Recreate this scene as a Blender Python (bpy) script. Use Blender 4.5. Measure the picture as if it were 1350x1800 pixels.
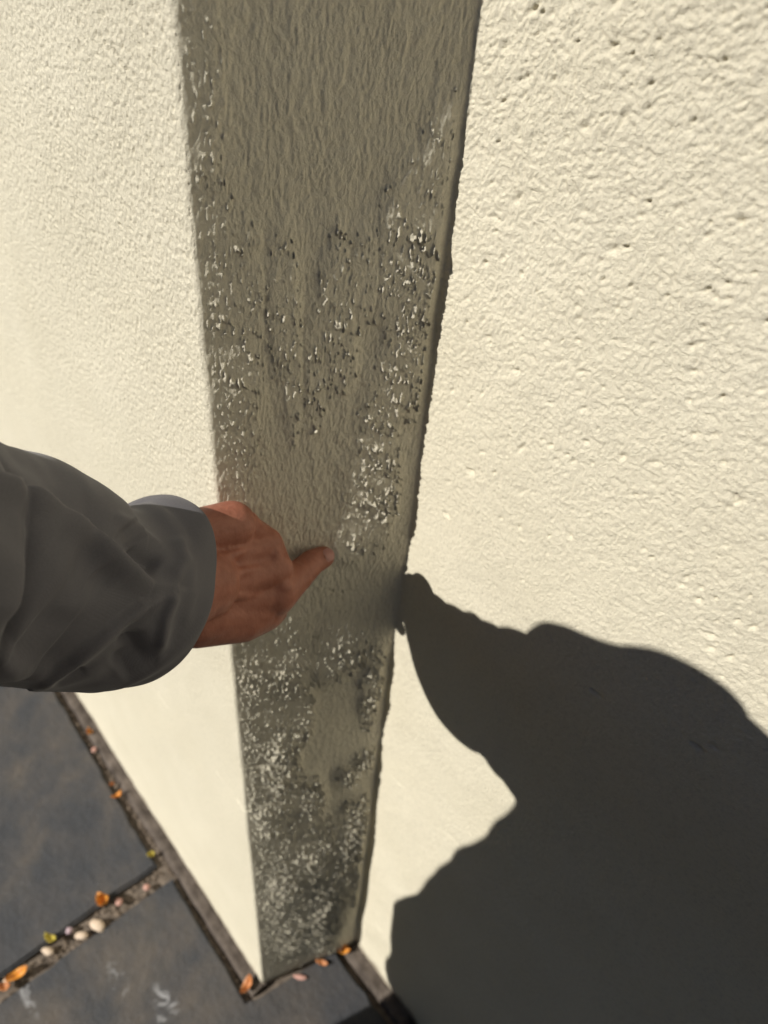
import bpy, bmesh, math, random
import numpy as np
from mathutils import Vector, Matrix
random.seed(7)
rs = np.random.RandomState(11)
for o in list(bpy.data.objects): bpy.data.objects.remove(o)
scene = bpy.context.scene
C = scene.collection

# ---------------------------------------------------------------- camera
H = 1.38                                   # camera height above the paving
F = 1250.0                                 # focal length in px of the 1350x1800 photograph
_d = np.array([-154, 1500, F]); _d /= np.linalg.norm(_d)
_A = np.array([-840-675, -297-900, F]); _A -= (_A@_d)*_d; _A /= np.linalg.norm(_A)
_B = np.cross(_d, _A)
R = np.array([-_A, _B, -_d])               # camera axes -> world (X along wall, Y into wall, Z up)
cam_d = bpy.data.cameras.new('camera'); cam = bpy.data.objects.new('camera', cam_d); C.objects.link(cam)
M = Matrix(((R[0, 0], -R[0, 1], -R[0, 2], 0), (R[1, 0], -R[1, 1], -R[1, 2], 0), (R[2, 0], -R[2, 1], -R[2, 2], H), (0, 0, 0, 1)))
cam.matrix_world = M
cam_d.sensor_fit = 'HORIZONTAL'; cam_d.sensor_width = 36; cam_d.lens = 36*F/1350
cam_d.clip_start = 0.004; cam_d.clip_end = 300
cam_d.dof.use_dof = True; cam_d.dof.focus_distance = 0.43; cam_d.dof.aperture_fstop = 8.2
scene.camera = cam

# ---------------------------------------------------------------- light
SUN_AZ, SUN_EL = math.radians(17.5), math.radians(38)
S = np.array([math.sin(SUN_AZ)*math.cos(SUN_EL), math.cos(SUN_AZ)*math.cos(SUN_EL), -math.sin(SUN_EL)])
w = bpy.data.worlds.new('World'); scene.world = w; w.use_nodes = True
nt = w.node_tree; nt.nodes.clear()
sky = nt.nodes.new('ShaderNodeTexSky'); sky.sky_type = 'NISHITA'; sky.sun_disc = False
sky.sun_elevation = SUN_EL; sky.sun_rotation = math.pi + SUN_AZ; sky.air_density = 0.75; sky.dust_density = 0.1
bg = nt.nodes.new('ShaderNodeBackground'); bg.inputs[1].default_value = 0.05
wo = nt.nodes.new('ShaderNodeOutputWorld')
nt.links.new(sky.outputs[0], bg.inputs[0]); nt.links.new(bg.outputs[0], wo.inputs[0])
sl = bpy.data.lights.new('sun', 'SUN'); sl.energy = 5.0; sl.angle = math.radians(0.53); sl.color = (1.0, 0.958, 0.875)
so = bpy.data.objects.new('sun', sl); C.objects.link(so); so.location = (-2, -6, 5)
so.rotation_euler = Vector(S).to_track_quat('-Z', 'Y').to_euler()
scene.view_settings.view_transform = 'Standard'; scene.view_settings.look = 'None'
scene.view_settings.exposure = 0.17; scene.view_settings.gamma = 1
scene.view_settings.use_curve_mapping = False

# ---------------------------------------------------------------- helpers
def at(px, py, depth):                     # photograph point + distance along the view axis -> world point
    v = R@np.array([(px-675)/F*depth, (py-900)/F*depth, depth]); return v+np.array([0, 0, H])
def hit(px, py, ax, val):
    r = R@np.array([px-675, py-900, F]); o = np.array([0, 0, H]); return o+r*((val-o[ax])/r[ax])
def tag(o, label=None, cat=None, group=None, kind=None):
    if label: o['label'] = label
    if cat: o['category'] = cat
    if group: o['group'] = group
    if kind: o['kind'] = kind
    return o
def link(name, me, mat=None, parent=None, loc=None):
    o = bpy.data.objects.new(name, me); C.objects.link(o)
    if mat is not None and me is not None:
        me.materials.clear(); me.materials.append(mat)
    if loc is not None: o.location = loc
    if parent is not None: o.parent = parent; 
    return o
def empty(name, loc=(0, 0, 0)):
    o = bpy.data.objects.new(name, None); C.objects.link(o); o.location = loc; o.empty_display_size = .05; return o
def pymesh(name, V, Fc, smooth=True):
    me = bpy.data.meshes.new(name); me.from_pydata([tuple(v) for v in V], [], Fc)
    me.polygons.foreach_set('use_smooth', [smooth]*len(me.polygons)); me.update(); return me
def grid_mesh(name, P, flip=False):
    n, m = P.shape[:2]
    idx = np.arange(n*m, dtype=np.int32).reshape(n, m)
    q = np.stack([idx[:-1, :-1], idx[:-1, 1:], idx[1:, 1:], idx[1:, :-1]], -1).reshape(-1, 4)
    if flip: q = q[:, ::-1]
    me = bpy.data.meshes.new(name)
    me.vertices.add(n*m); me.vertices.foreach_set('co', P.reshape(-1).astype(np.float32))
    me.loops.add(q.size); me.loops.foreach_set('vertex_index', q.reshape(-1).astype(np.int32))
    me.polygons.add(len(q)); me.polygons.foreach_set('loop_start', np.arange(0, q.size, 4, dtype=np.int32))
    me.polygons.foreach_set('use_smooth', np.ones(len(q), dtype=bool))
    me.update(calc_edges=True); me.validate(); return me

# value noise on arrays (about -1..1)
_T = rs.rand(512, 512)*2-1
def vn(x, y, o=0):
    x = x+o*17.3; y = y+o*31.7
    xi = np.floor(x).astype(np.int64); yi = np.floor(y).astype(np.int64); fx = x-xi; fy = y-yi
    fx = fx*fx*fx*(fx*(fx*6-15)+10); fy = fy*fy*fy*(fy*(fy*6-15)+10)
    a = _T[xi & 511, yi & 511]; b = _T[(xi+1) & 511, yi & 511]; c = _T[xi & 511, (yi+1) & 511]; d = _T[(xi+1) & 511, (yi+1) & 511]
    return (a*(1-fx)+b*fx)*(1-fy)+(c*(1-fx)+d*fx)*fy
def fbm(x, y, n, o=0, g=.5):
    r = 0; a = 1; t = 0
    for i in range(n):
        cr, sr = math.cos(.65*i+.3), math.sin(.65*i+.3); r = r+a*vn((x*cr-y*sr)*2**i, (x*sr+y*cr)*2**i, o+i*3); t += a; a *= g
    return r/t*1.6
def sst(a, b, x):
    t = np.clip((x-a)/(b-a), 0, 1); return t*t*(3-2*t)

# ---------------------------------------------------------------- materials
class NT:
    def __init__(s, name, rough=.9, spec=.2):
        s.m = bpy.data.materials.new(name); s.m.use_nodes = True; s.t = s.m.node_tree
        s.b = s.t.nodes['Principled BSDF']; s.b.inputs['Roughness'].default_value = rough
        s.b.inputs['Specular IOR Level'].default_value = spec
        s.co = s.t.nodes.new('ShaderNodeTexCoord').outputs['Object']
    def n(s, ty, **k):
        n = s.t.nodes.new(ty)
        for a, v in k.items(): setattr(n, a, v)
        return n
    def l(s, a, b): s.t.links.new(a, b)
    def mapping(s, scale):
        m = s.n('ShaderNodeMapping'); m.inputs['Scale'].default_value = scale; s.l(s.co, m.inputs[0]); return m.outputs[0]
    def noise(s, scale, detail=4, rough=.55, vec=None, dist=0):
        n = s.n('ShaderNodeTexNoise'); n.inputs['Scale'].default_value = scale; n.inputs['Detail'].default_value = detail
        n.inputs['Roughness'].default_value = rough; n.inputs['Distortion'].default_value = dist
        s.l(vec if vec is not None else s.co, n.inputs['Vector']); return n.outputs['Fac']
    def ramp(s, fac, stops):
        r = s.n('ShaderNodeValToRGB'); e = r.color_ramp.elements
        while len(e) > 1: e.remove(e[-1])
        e[0].position = stops[0][0]; e[0].color = (*stops[0][1], 1)
        for p, c in stops[1:]:
            q = e.new(p); q.color = (*c, 1)
        s.l(fac, r.inputs[0]); return r.outputs[0]
    def mix(s, fac, a, b, mode='MIX'):
        m = s.n('ShaderNodeMix', data_type='RGBA', blend_type=mode)
        for i, v in ((0, fac), (6, a), (7, b)):
            if hasattr(v, 'is_output'): s.l(v, m.inputs[i])
            else: m.inputs[i].default_value = v if i == 0 else (*v, 1)
        return m.outputs[2]
    def color(s, c):
        if hasattr(c, 'is_output'): s.l(c, s.b.inputs['Base Color'])
        else: s.b.inputs['Base Color'].default_value = (*c, 1)
    def bump(s, h, strength=.5, dist=.001):
        b = s.n('ShaderNodeBump'); b.inputs['Strength'].default_value = strength; b.inputs['Distance'].default_value = dist
        s.l(h, b.inputs['Height']); s.l(b.outputs[0], s.b.inputs['Normal'])

def stucco_mat():
    m = NT('stucco_paint', .88, .12)
    a = m.noise(9, 5); b = m.noise(330, 5, .65)
    base = m.ramp(a, [(.3, (.738, .684, .542)), (.7, (.778, .725, .585))])
    fine = m.ramp(b, [(.25, (.84, .84, .84)), (.50, (1, 1, 1)), (.8, (1.04, 1.04, 1.04))])
    c = m.mix(1.0, base, fine, 'MULTIPLY')
    def part(col, fac, k):
        mul = m.n('ShaderNodeMath', operation='MULTIPLY'); m.l(fac, mul.inputs[0]); mul.inputs[1].default_value = k
        return m.mix(mul.outputs[0], c, col)
    c = part((.56, .50, .40), m.ramp(m.noise(5, 6, .65, m.mapping((1, 1, .35))), [(.60, (0, 0, 0)), (.78, (1, 1, 1))]), .20)
    c = part((.30, .25, .19), m.ramp(m.noise(55, 5, .7), [(.68, (0, 0, 0)), (.76, (1, 1, 1))]), .22)       # specks of dirt
    # mud splashed along the foot
    sep = m.n('ShaderNodeSeparateXYZ'); m.l(m.co, sep.inputs[0])
    ad = m.n('ShaderNodeMath', operation='MULTIPLY_ADD'); m.l(m.noise(26, 6, .7), ad.inputs[0]); ad.inputs[1].default_value = .07; m.l(sep.outputs[2], ad.inputs[2])
    c = part((.20, .155, .11), m.ramp(ad.outputs[0], [(.036, (1, 1, 1)), (.052, (0, 0, 0))]), .75)
    m.color(c)
    b1 = m.noise(620, 5, .8); b2 = m.noise(1400, 3, .6)
    ad2 = m.n('ShaderNodeMath', operation='MULTIPLY_ADD'); m.l(b2, ad2.inputs[0]); ad2.inputs[1].default_value = .35; m.l(b1, ad2.inputs[2])
    m.bump(ad2.outputs[0], .9, .0016)
    return m.m
M_st = stucco_mat()
def slate_mat():
    m = NT('slate', .62, .35)
    a = m.noise(4.5, 6, .62, dist=.6)
    c = m.ramp(a, [(.30, (.031, .034, .041)), (.48, (.042, .044, .050)), (.62, (.064, .060, .058)), (.80, (.098, .088, .078))])
    b = m.ramp(m.noise(16, 6, .65), [(.40, (1, 1, 1)), (.72, (1.5, 1.35, 1.2))])
    c = m.mix(1, c, b, 'MULTIPLY')
    sp = m.ramp(m.noise(11, 7, .7, m.mapping((1, 2.5, 1))), [(.67, (0, 0, 0)), (.74, (1, 1, 1))])
    mu = m.n('ShaderNodeMath', operation='MULTIPLY'); m.l(sp, mu.inputs[0]); mu.inputs[1].default_value = .55
    c = m.mix(mu.outputs[0], c, (.34, .33, .33))
    for (sx_, sy_, rx_, ry_) in ((-.44, .06, .05, .022), (-.53, .02, .035, .014), (-.60, -.10, .05, .01)):                # chalky scuffs
        mp = m.n('ShaderNodeMapping'); mp.inputs['Location'].default_value = (-sx_/rx_, -sy_/ry_, 0); mp.inputs['Scale'].default_value = (1/rx_, 1/ry_, 1); m.l(m.co, mp.inputs[0])
        gr = m.n('ShaderNodeTexGradient', gradient_type='SPHERICAL'); m.l(mp.outputs[0], gr.inputs[0])
        mm = m.n('ShaderNodeMath', operation='MULTIPLY'); m.l(m.ramp(m.noise(38, 7, .7, dist=1), [(.50, (0, 0, 0)), (.60, (1, 1, 1))]), mm.inputs[0]); m.l(m.ramp(gr.outputs[1], [(0, (0, 0, 0)), (.5, (1, 1, 1))]), mm.inputs[1])
        c = m.mix(mm.outputs[0], c, (.26, .26, .27))
    m.color(c); m.bump(m.noise(60, 7, .65), .8, .004)
    return m.m
M_slate = slate_mat()
def mottled(name, c1, c2, sc=60, rough=.9, spec=.2, bs=.5, bd=.001, bsc=300):
    m = NT(name, rough, spec); m.color(m.ramp(m.noise(sc, 5, .6), [(.32, c1), (.68, c2)])); m.bump(m.noise(bsc, 4), bs, bd); return m.m
M_mortar = mottled('mortar', (.045, .036, .030), (.16, .132, .112), 28, bs=.9, bd=.003, bsc=150)
M_soil = mottled('soil', (.07, .055, .043), (.19, .155, .125), 60)

# ---------------------------------------------------------------- the stuccoed wall: outer face, splayed return, set-back face
KH = H/1.45
Y1, Y2 = .19788, .35784
zo = np.array([0, .05, .296, .527, .722, .867, .994, 1.07, 1.144, 1.206, 1.26, 1.306, 1.343, 1.6, 3.2])
xo = np.array([-.3650, -.3685, -.3730, -.3745, -.3745, -.3756, -.3755, -.3752, -.3741, -.3726, -.3716, -.3706, -.3697, -.366, -.366])
zi = np.array([0, .05, .247, .43, .617, .788, .903, .953, 1.012, 1.07, 1.128, 1.208, 1.249, 1.283, 1.35, 1.6, 3.2])
xi_ = np.array([-.3252, -.3225, -.3185, -.3190, -.3220, -.3238, -.3228, -.3195, -.3190, -.3212, -.3240, -.3262, -.3255, -.3235, -.3226, -.322, -.322])
def smooth_tab(z, zt, xt):
    acc = 0
    for k, wgt in ((-.03, .25), (0, .5), (.03, .25)): acc = acc+wgt*np.interp(z+k, zt, xt)
    return acc
def axis(segs, start):
    v = [start]
    for end, d0, d1 in segs:
        a = v[-1]; L = abs(end-a); sg = 1 if end > a else -1; x = a
        while True:
            t = abs(x-a)/L; x += sg*(d0+(d1-d0)*t)
            if abs(x-a) >= L-.3*d1: break
            v.append(x)
        v.append(end)
    return np.array(v)
zz = axis([(1.42, .0019, .0008), (1.6, .0012, .02), (3.2, .02, .1)], 0.0)
so_ = axis([(-.26, .00085, .0013), (-.8, .0013, .0042), (-4.0, .0045, .2)], 0.0)[::-1]
Wr = math.hypot(.0515, Y2-Y1)
sr_ = np.linspace(0, Wr, 300)
sc_ = Wr+axis([(.30, .00075, .0008), (.42, .0010, .008), (3.6, .009, .2)], 0.0)
s_all = np.concatenate([so_, sr_[1:], sc_[1:]])
n_out = len(so_); n_ret = n_out+len(sr_)-1
Z, Sg = np.meshgrid(zz, s_all, indexing='ij')
Xo = smooth_tab(Z, zo, xo)+.0006*fbm(Z*40, Z*0, 3, 2); Xi = smooth_tab(Z, zi, xi_)+.0010*fbm(Z*30, Z*0+9, 3, 5)
_dx = Xi-Xo; _tx = .0504+.04*(_dx-.0504); Xi = Xi+(_tx-_dx)/2; Xo = Xo-(_tx-_dx)/2
def prof(s):
    X = np.where(s < 0, Xo+s, np.where(s < Wr, Xo+(Xi-Xo)*np.clip(s/Wr, 0, 1), Xi+s-Wr))
    Y = np.where(s < 0, Y1, np.where(s < Wr, Y1+(Y2-Y1)*np.clip(s/Wr, 0, 1), Y2)); return X, Y
X, Y = prof(Sg)
for s0, r in ((0, .0035), (Wr, .0022)):
    msk = np.abs(Sg-s0) < r
    t = np.clip((Sg-s0+r)/(2*r), 0, 1)
    ax, ay = prof(np.full_like(Sg, s0-r)); bx, by = prof(np.full_like(Sg, s0)); cx, cy = prof(np.full_like(Sg, s0+r))
    qx = (1-t)**2*ax+2*t*(1-t)*bx+t*t*cx; qy = (1-t)**2*ay+2*t*(1-t)*by+t*t*cy
    X = np.where(msk, qx, X); Y = np.where(msk, qy, Y)
ra = math.atan2(.0515, Y2-Y1)
b1 = sst(-.004, .004, Sg); b2 = sst(Wr-.003, Wr+.003, Sg); rt = b1*(1-b2)
ang = -math.pi/2+rt*(math.pi/2-ra)
NX, NY = np.cos(ang), np.sin(ang)
# relief heights (metres)
U = Sg*1000; V = Z*1000
warpx = 2*vn(U/9, V/9, 40); warpy = 2*vn(U/9, V/9, 44)
# outer face: fine sandy pitted grain, a slight vertical drag
g = fbm(U/1.7, V/2.2, 2, 1, .65); pit = sst(.38, .8, fbm(U/1.9, V/2.3, 2, 7, .6))
hi_o = sst(.75, 1.25, Z)
h_out = (.00042*g-.0009*pit)*(.35+.65*hi_o)+.0012*fbm(U/90, V/160, 3, 12)
# return: vertical trowel drag
warp = 2.2*vn(U/9, V/22, 60)
g1 = fbm((U+.6*warp)/1.55, V/3.6, 2, 21, .6); g2 = fbm((U+warp)/4.2, V/13, 2, 27, .5); pk = np.clip(fbm(U/3.1, V/5.5, 2, 33), -1, 1)
h_ret = .00034*g1+.00026*g2+.00018*pk
u = np.clip(Sg, 0, Wr)
# areas where the coat stands proud and its grain catches the grazing sun: (u from corner, z, half width, half height, lift)
def ret_uv(px, py):
    nrm = np.array([math.cos(ra), -math.sin(ra), 0]); p0 = np.array([np.interp(1.0, zo, xo)+.001, Y1, 0])
    r = R@np.array([px-675, py-900, F]); o = np.array([0, 0, H]); q = o+r*(((p0-o)@nrm)/(r@nrm))
    return math.hypot(q[0]-p0[0], q[1]-p0[1])*(1 if q[1] > Y1 else -1), q[2]
lift = np.zeros_like(Sg)
def patch(px, py, wu, wz, amt, slant=0.):
    global lift
    pu, pz = ret_uv(px, py)
    e = np.exp(-(((Sg-pu-slant*(Z-pz))/wu)**2+((Z-pz)/wz)**2)); lift = np.maximum(lift, amt*e)
for a in [(335, 120, .012, .05, .7), (345, 300, .009, .03, .6), (372, 560, .018, .07, .85), (395, 700, .020, .07, .9), (400, 800, .012, .04, .6),
          (440, 520, .008, .04, .5), (500, 560, .010, .05, .55), (515, 660, .006, .05, .6), (590, 560, .012, .05, .55), (640, 490, .012, .03, .5),
          (712, 450, .018, .05, .75), (765, 360, .015, .05, .7), (755, 480, .018, .06, .85), (725, 540, .018, .05, .8), (735, 610, .014, .05, .9), (690, 680, .012, .04, 1.),
          (655, 780, .012, .05, 1.), (640, 860, .014, .045, 1.), (675, 870, .010, .05, 1.), (620, 950, .014, .02, 1.),
          (350, 30, .008, .03, .5), (555, 650, .008, .05, .45), (610, 620, .008, .04, .45),
          (440, 1200, .026, .07, 1.), (500, 1180, .024, .06, 1.), (590, 1150, .024, .035, 1.), (425, 1330, .026, .10, 1.), (480, 1350, .024, .12, 1.), (530, 1260, .012, .05, .7),
          (655, 1210, .012, .06, .8), (610, 1360, .016, .025, .9), (650, 1330, .02, .02, .9), (480, 1560, .045, .17, 1.), (570, 1600, .045, .16, 1.), (440, 1420, .02, .12, 1.), (415, 1240, .015, .1, 1.), (540, 1400, .02, .05, .8), (500, 1640, .05, .12, .9), (630, 1560, .02, .1, .9), (620, 1480, .03, .12, 1.), (540, 1500, .035, .09, .8), (460, 1450, .02, .1, 1.)]:
    patch(*a)
h_ret = h_ret*(.55+.45*sst(.002, .009, Sg))*(1-.50*sst(.10, .60, lift))+.0004*fbm(U/40, V/120, 2, 38)-.0013*np.sin(math.pi*u/Wr)**.7*rt*(1-sst(.03, .75, lift))
# march the sun across the return so that only the proud grains of those areas stand in its light
azr = np.arctan2((Xi-Xo)[:, n_out], Y2-Y1); gz = np.tan(SUN_AZ-azr); tz = math.tan(SUN_EL)
grain = fbm((U+.5*warp)/1.5, V/3.8, 2, 140, .6); grain2 = fbm(U/1.7, V/2.2, 1, 150)
j0 = int(np.searchsorted(s_all, .0040)); cz_, sz_ = math.cos(SUN_AZ), math.sin(SUN_AZ)
qb = X*cz_-Y*sz_; qa = X*sz_+Y*cz_; qn = NX*cz_-NY*sz_        # across and along the sun's path, and how the relief moves a point across it
def march(hh, specks, hb0=None):
    hz = np.full(len(zz), -9.)
    for c_ in range(int(np.searchsorted(s_all, -.012)), j0+1):        # horizon cast by the rim of the outer corner
        hb_ = h_out[:, c_]*(1-b1[:, c_])+hh[:, c_]*rt[:, c_]; q_ = qb[:, c_]+qn[:, c_]*hb_
        hz = np.maximum(hz, np.interp(zz+(qa[:, j0]-qa[:, c_])*tz, zz, q_))
    out = hh.copy(); hzs = np.zeros_like(hh)
    for j in range(j0+1, n_ret):
        pv = np.maximum(hz, qb[:, j-1]+qn[:, j-1]*out[:, j-1]); hz = np.interp(zz+(qa[:, j]-qa[:, j-1])*tz, zz, pv); hr_ = (hz-qb[:, j])/np.maximum(qn[:, j], .5); hzs[:, j] = hr_
        if specks is not None:
            k_ = specks[:, j]; hr_ = hb0[:, j]+1.0*(hr_-hb0[:, j]); tgt = hr_-.00010+(.00046+.0012*(j-j0)*Wr/299)*k_; out[:, j] = np.where((k_ > 0) & (tgt-out[:, j] < .006), np.maximum(out[:, j], tgt), out[:, j])
    return out, hzs
hl_ = .0004*fbm(U/40, V/120, 2, 38)-.0013*np.sin(math.pi*u/Wr)**.7*rt*(1-sst(.03, .75, lift)); ker = np.ones(61)/61
for it_ in range(1):
    _, hzs = march(h_ret, None); sm_h = hzs.copy()
    sm_h[:, j0:n_ret] = np.apply_along_axis(lambda c_: np.convolve(np.pad(c_, 30, mode='edge'), ker, 'valid'), 0, hzs[:, j0:n_ret])
    h_ret = h_ret+np.where((Sg > .002) & (Sg < Wr), sst(.0, .34, lift)*sst(Wr, Wr-.012, Sg)*np.clip(sm_h-.00010+.0030*u-hl_, 0, .007), 0)
th = .96-(.66+.22*sst(.85, .7, Z))*np.minimum(lift, 1)**1.2; spk = np.where((Sg > .0015) & (Sg < Wr-.007), sst(th, th+.42, grain+.15*grain2), 0)*(lift > .12)*sst(Wr-.004, Wr-.026, Sg)
def blur(a, kr, kc):
    for ax_, k_ in ((0, kr), (1, kc)):
        p_ = np.cumsum(np.pad(a, [(k_+1, k_) if q == ax_ else (0, 0) for q in (0, 1)], mode='edge'), axis=ax_)
        a = (np.take(p_, np.arange(2*k_+1, p_.shape[ax_]), ax_)-np.take(p_, np.arange(0, p_.shape[ax_]-2*k_-1), ax_))/(2*k_+1)
    return a
_, hz1 = march(h_ret, None); _, hz2 = march(h_ret, spk, hz1)
sub = slice(j0+1, n_ret); wgt = blur(blur(sst(.05, .5, lift[:, sub]), 14, 14), 10, 10)
env = blur(blur(hz2[:, sub], 14, 10), 14, 10)*.85-.0002; base_ = blur(h_ret[:, sub], 8, 8)
h_ret[:, sub] += wgt*np.clip(env-base_, 0, .008)*sst(Wr, Wr-.014, Sg[:, sub])*sst(.003, .012, Sg[:, sub])
_, hz1 = march(h_ret, None)
h_ret, _ = march(h_ret, spk, hz1)
# nail holes below the fingertip
for px, py in ((585, 1042), (603, 1044)):
    pu, pz = ret_uv(px, py); h_ret -= .004*np.exp(-(((Sg-pu)**2+(Z-pz)**2)/.0013**2))
# set-back face: lumpy thrown texture
wx, wy = U+warpx, V+warpy
c1 = fbm(wx/2.1, wy/1.9, 2, 51, .75); c2 = .6-sst(.15, .7, fbm(wx/2.5, wy/2.1, 2, 57, .65)); c3 = fbm(wx/9, wy/7, 2, 63)
rough_z = .42+.58*sst(.95, 1.28, Z+.35*(Sg-Wr))
h_rec = (.00042*c1+.00048*(c2-.3)+.00024*c3)*rough_z*(1+.5*sst(1.2,1.4,Z))+.0012*fbm(U/70, V/90, 3, 70)
# pits and short tears
zsi = Wr
for i in range(430):
    ps = Wr+.02+rs.rand()*.33; pz = .95+.47*rs.rand()**.7
    if rs.rand() > sst(.95, 1.25, np.array(pz+.35*(ps-Wr)))*.9+.1: continue
    rr = .0007+.0011*rs.rand()**2; el = 1+1.8*rs.rand(); an = rs.rand()*.9+.2; dp = .0010+.0016*rs.rand()
    i0, i1 = np.searchsorted(zz, [pz-rr*4*el, pz+rr*4*el]); j0, j1 = np.searchsorted(s_all, [ps-rr*4*el, ps+rr*4*el])
    ds = Sg[i0:i1, j0:j1]-ps; dz = Z[i0:i1, j0:j1]-pz
    a_ = ds*math.cos(an)+dz*math.sin(an); b_ = -ds*math.sin(an)+dz*math.cos(an)
    h_rec[i0:i1, j0:j1] -= dp*np.exp(-((a_/(rr*el))**2+(b_/rr)**2))
for px, py in ((1045, 1215), (1052, 1220), (1222, 1312), (1230, 1317), (828, 830), (783, 905)):
    q = hit(px, py, 1, Y2); ps = Wr+q[0]+.322; h_rec -= .005*np.exp(-(((Sg-ps)/.0032)**2+((Z-q[2])/.0013)**2))
# a wandering hairline crack round the base coat at about 0.57 m, small step below it
zc = .572+.010*fbm(Sg*22, Sg*0, 3, 80)+np.where(Sg > 0, .02*np.clip(Sg/Wr, 0, 1), 0)
crk = np.exp(-((Z-zc)/.0016)**2); stp = sst(-.003, .003, zc-Z)
h = h_out*(1-b1)+h_ret*rt+h_rec*b2
h = h-crk*(.0010*(1-b1)+.0012*rt+.0008*b2)*(.1+.9*sst(-.2, .5, vn(Sg*30, Sg*0, 90)))+stp*(.0002*(1-b1)+.0005*rt)
fade = sst(3.0, 1.8, np.abs(Z))
P = np.stack([X+NX*h, Y+NY*h, Z-.03*sst(.01, 0, Z)*0], -1)
P[0, :, 2] = -.03
wall = empty('stucco_wall', (-.37, .28, 0)); tag(wall, 'cream painted stucco wall stepping back at a shaded splayed return', 'wall')
wl = np.array([-.37, .28, 0])
def wpart(name, a, b):
    me = grid_mesh(name, P[:, a:b]-wl); o = link(name, me, M_st, wall); return o
wpart('outer_face', 0, n_out)['label'] = 'finely grained sunlit face nearest the viewer on the left'
wpart('return_face', n_out-1, n_ret)['label'] = 'narrow shaded return with vertical trowel streaks'
wpart('recessed_face', n_ret-1, len(s_all))['label'] = 'lumpy sunlit face set back on the right'
def box(name, x0, x1, y0, y1, z0, z1, mat, parent, off, bev=.004):
    bm = bmesh.new(); bmesh.ops.create_cube(bm, size=1)
    for v in bm.verts:
        v.co = Vector((x0+(x1-x0)*(v.co.x+.5)-off[0], y0+(y1-y0)*(v.co.y+.5)-off[1], z0+(z1-z0)*(v.co.z+.5)-off[2]))
    if bev: bmesh.ops.bevel(bm, geom=bm.edges[:], offset=bev, segments=2, affect='EDGES')
    me = bpy.data.meshes.new(name); bm.to_mesh(me); bm.free(); return link(name, me, mat, parent)
box('wall_core', -4.3, 3.2, Y2+.012, Y2+.32, -.03, 3.16, M_st, wall, wl)
box('wall_core', -4.3, -.42, Y1+.012, Y2+.008, -.03, 3.16, M_st, wall, wl)
box('coping', -4.35, 3.25, Y1-.03, Y2+.35, 3.17, 3.23, M_st, wall, wl)

# ---------------------------------------------------------------- ground: soil bed, mortar fillets, slate paving
gme = bpy.data.meshes.new('ground'); 
xs = np.concatenate([np.linspace(-60, -2, 12), np.linspace(-1.9, .9, 60), np.linspace(1, 60, 12)]); ys = np.concatenate([np.linspace(-60, -1.5, 12), np.linspace(-1.4, .6, 50), np.linspace(.7, 60, 12)])
GY, GX = np.meshgrid(ys, xs, indexing='ij')
GZ = -.013+.002*fbm(GX*30, GY*30, 3, 5)
ground = link('ground', grid_mesh('ground', np.stack([GX, GY, GZ], -1)), M_soil); tag(ground, kind='structure')
def slab(name, poly, z0, z1, mat, parent, seed, amp=.0022, bev=.004):
    # outline -> finely wobbled edge, bevelled, gently uneven top
    pts = []
    n = len(poly); rnd = np.random.RandomState(seed)
    for i in range(n):
        a = np.array(poly[i], float); b = np.array(poly[(i+1) % n], float); L = np.linalg.norm(b-a); k = max(2, int(L/.02)) if L < 1.5 else 30
        for j in range(k):
            t = j/k; q = a+(b-a)*t; nn = np.array([b[1]-a[1], a[0]-b[0]])/L
            w_ = amp*float(fbm(np.array(q[0]*45+seed), np.array(q[1]*45), 3, 3))*(1 if 0 < j else .3); pts.append(q+nn*w_)
    bm = bmesh.new(); top = [bm.verts.new((p[0], p[1], z1)) for p in pts]; f = bm.faces.new(top)
    if f.normal.z < 0: f.normal_flip()
    r = bmesh.ops.extrude_face_region(bm, geom=[f]); 
    for v in [g_ for g_ in r['geom'] if isinstance(g_, bmesh.types.BMVert)]: v.co.z = z1
    for v in top: v.co.z = z0
    bm.normal_update()
    te = [e for e in bm.edges if all(abs(v.co.z-z1) < 1e-6 for v in e.verts) and len(e.link_faces) == 2 and any(abs(fc.normal.z) < .5 for fc in e.link_faces)]
    bmesh.ops.bevel(bm, geom=te, offset=bev, segments=2, affect='EDGES', clamp_overlap=True)
    bmesh.ops.recalc_face_normals(bm, faces=bm.faces[:])
    me = bpy.data.meshes.new(name); bm.to_mesh(me); bm.free()
    return link(name, me, mat, parent)
XJ0, XJ1, YT = -.655, -.617, .165
tiles = [([(-1.35, -.55), (XJ0, -.55), (XJ0, YT-.008), (-1.35, YT+.004)], 1),
         ([(XJ1, -.55), (-.02, -.55), (-.02, .325), (-.310, .322), (-.333, .324), (-.357, .185), (-.366, YT), (XJ1, YT+.003)], 2),
         ([(.0, -.55), (.62, -.55), (.62, .325), (.0, .325)], 3), ([(.65, -.55), (1.27, -.55), (1.27, .325), (.65, .325)], 4),
         ([(-1.98, -.55), (-1.385, -.55), (-1.385, YT), (-1.98, YT)], 5)]
for p_, sd in tiles: slab('paving_slab', p_, -.03, 0, M_slate, ground, sd)
for i, (a_, b_) in enumerate(((-1.98, -1.385), (-1.35, XJ0), (XJ1, -.02), (.0, .62), (.65, 1.27))):
    for j in range(3):
        y1_ = -.585-j*.65; slab('paving_slab', [(a_, y1_-.61), (b_, y1_-.61), (b_, y1_), (a_, y1_)], -.03, -.0005, M_slate, ground, 20+i*3+j)
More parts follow.
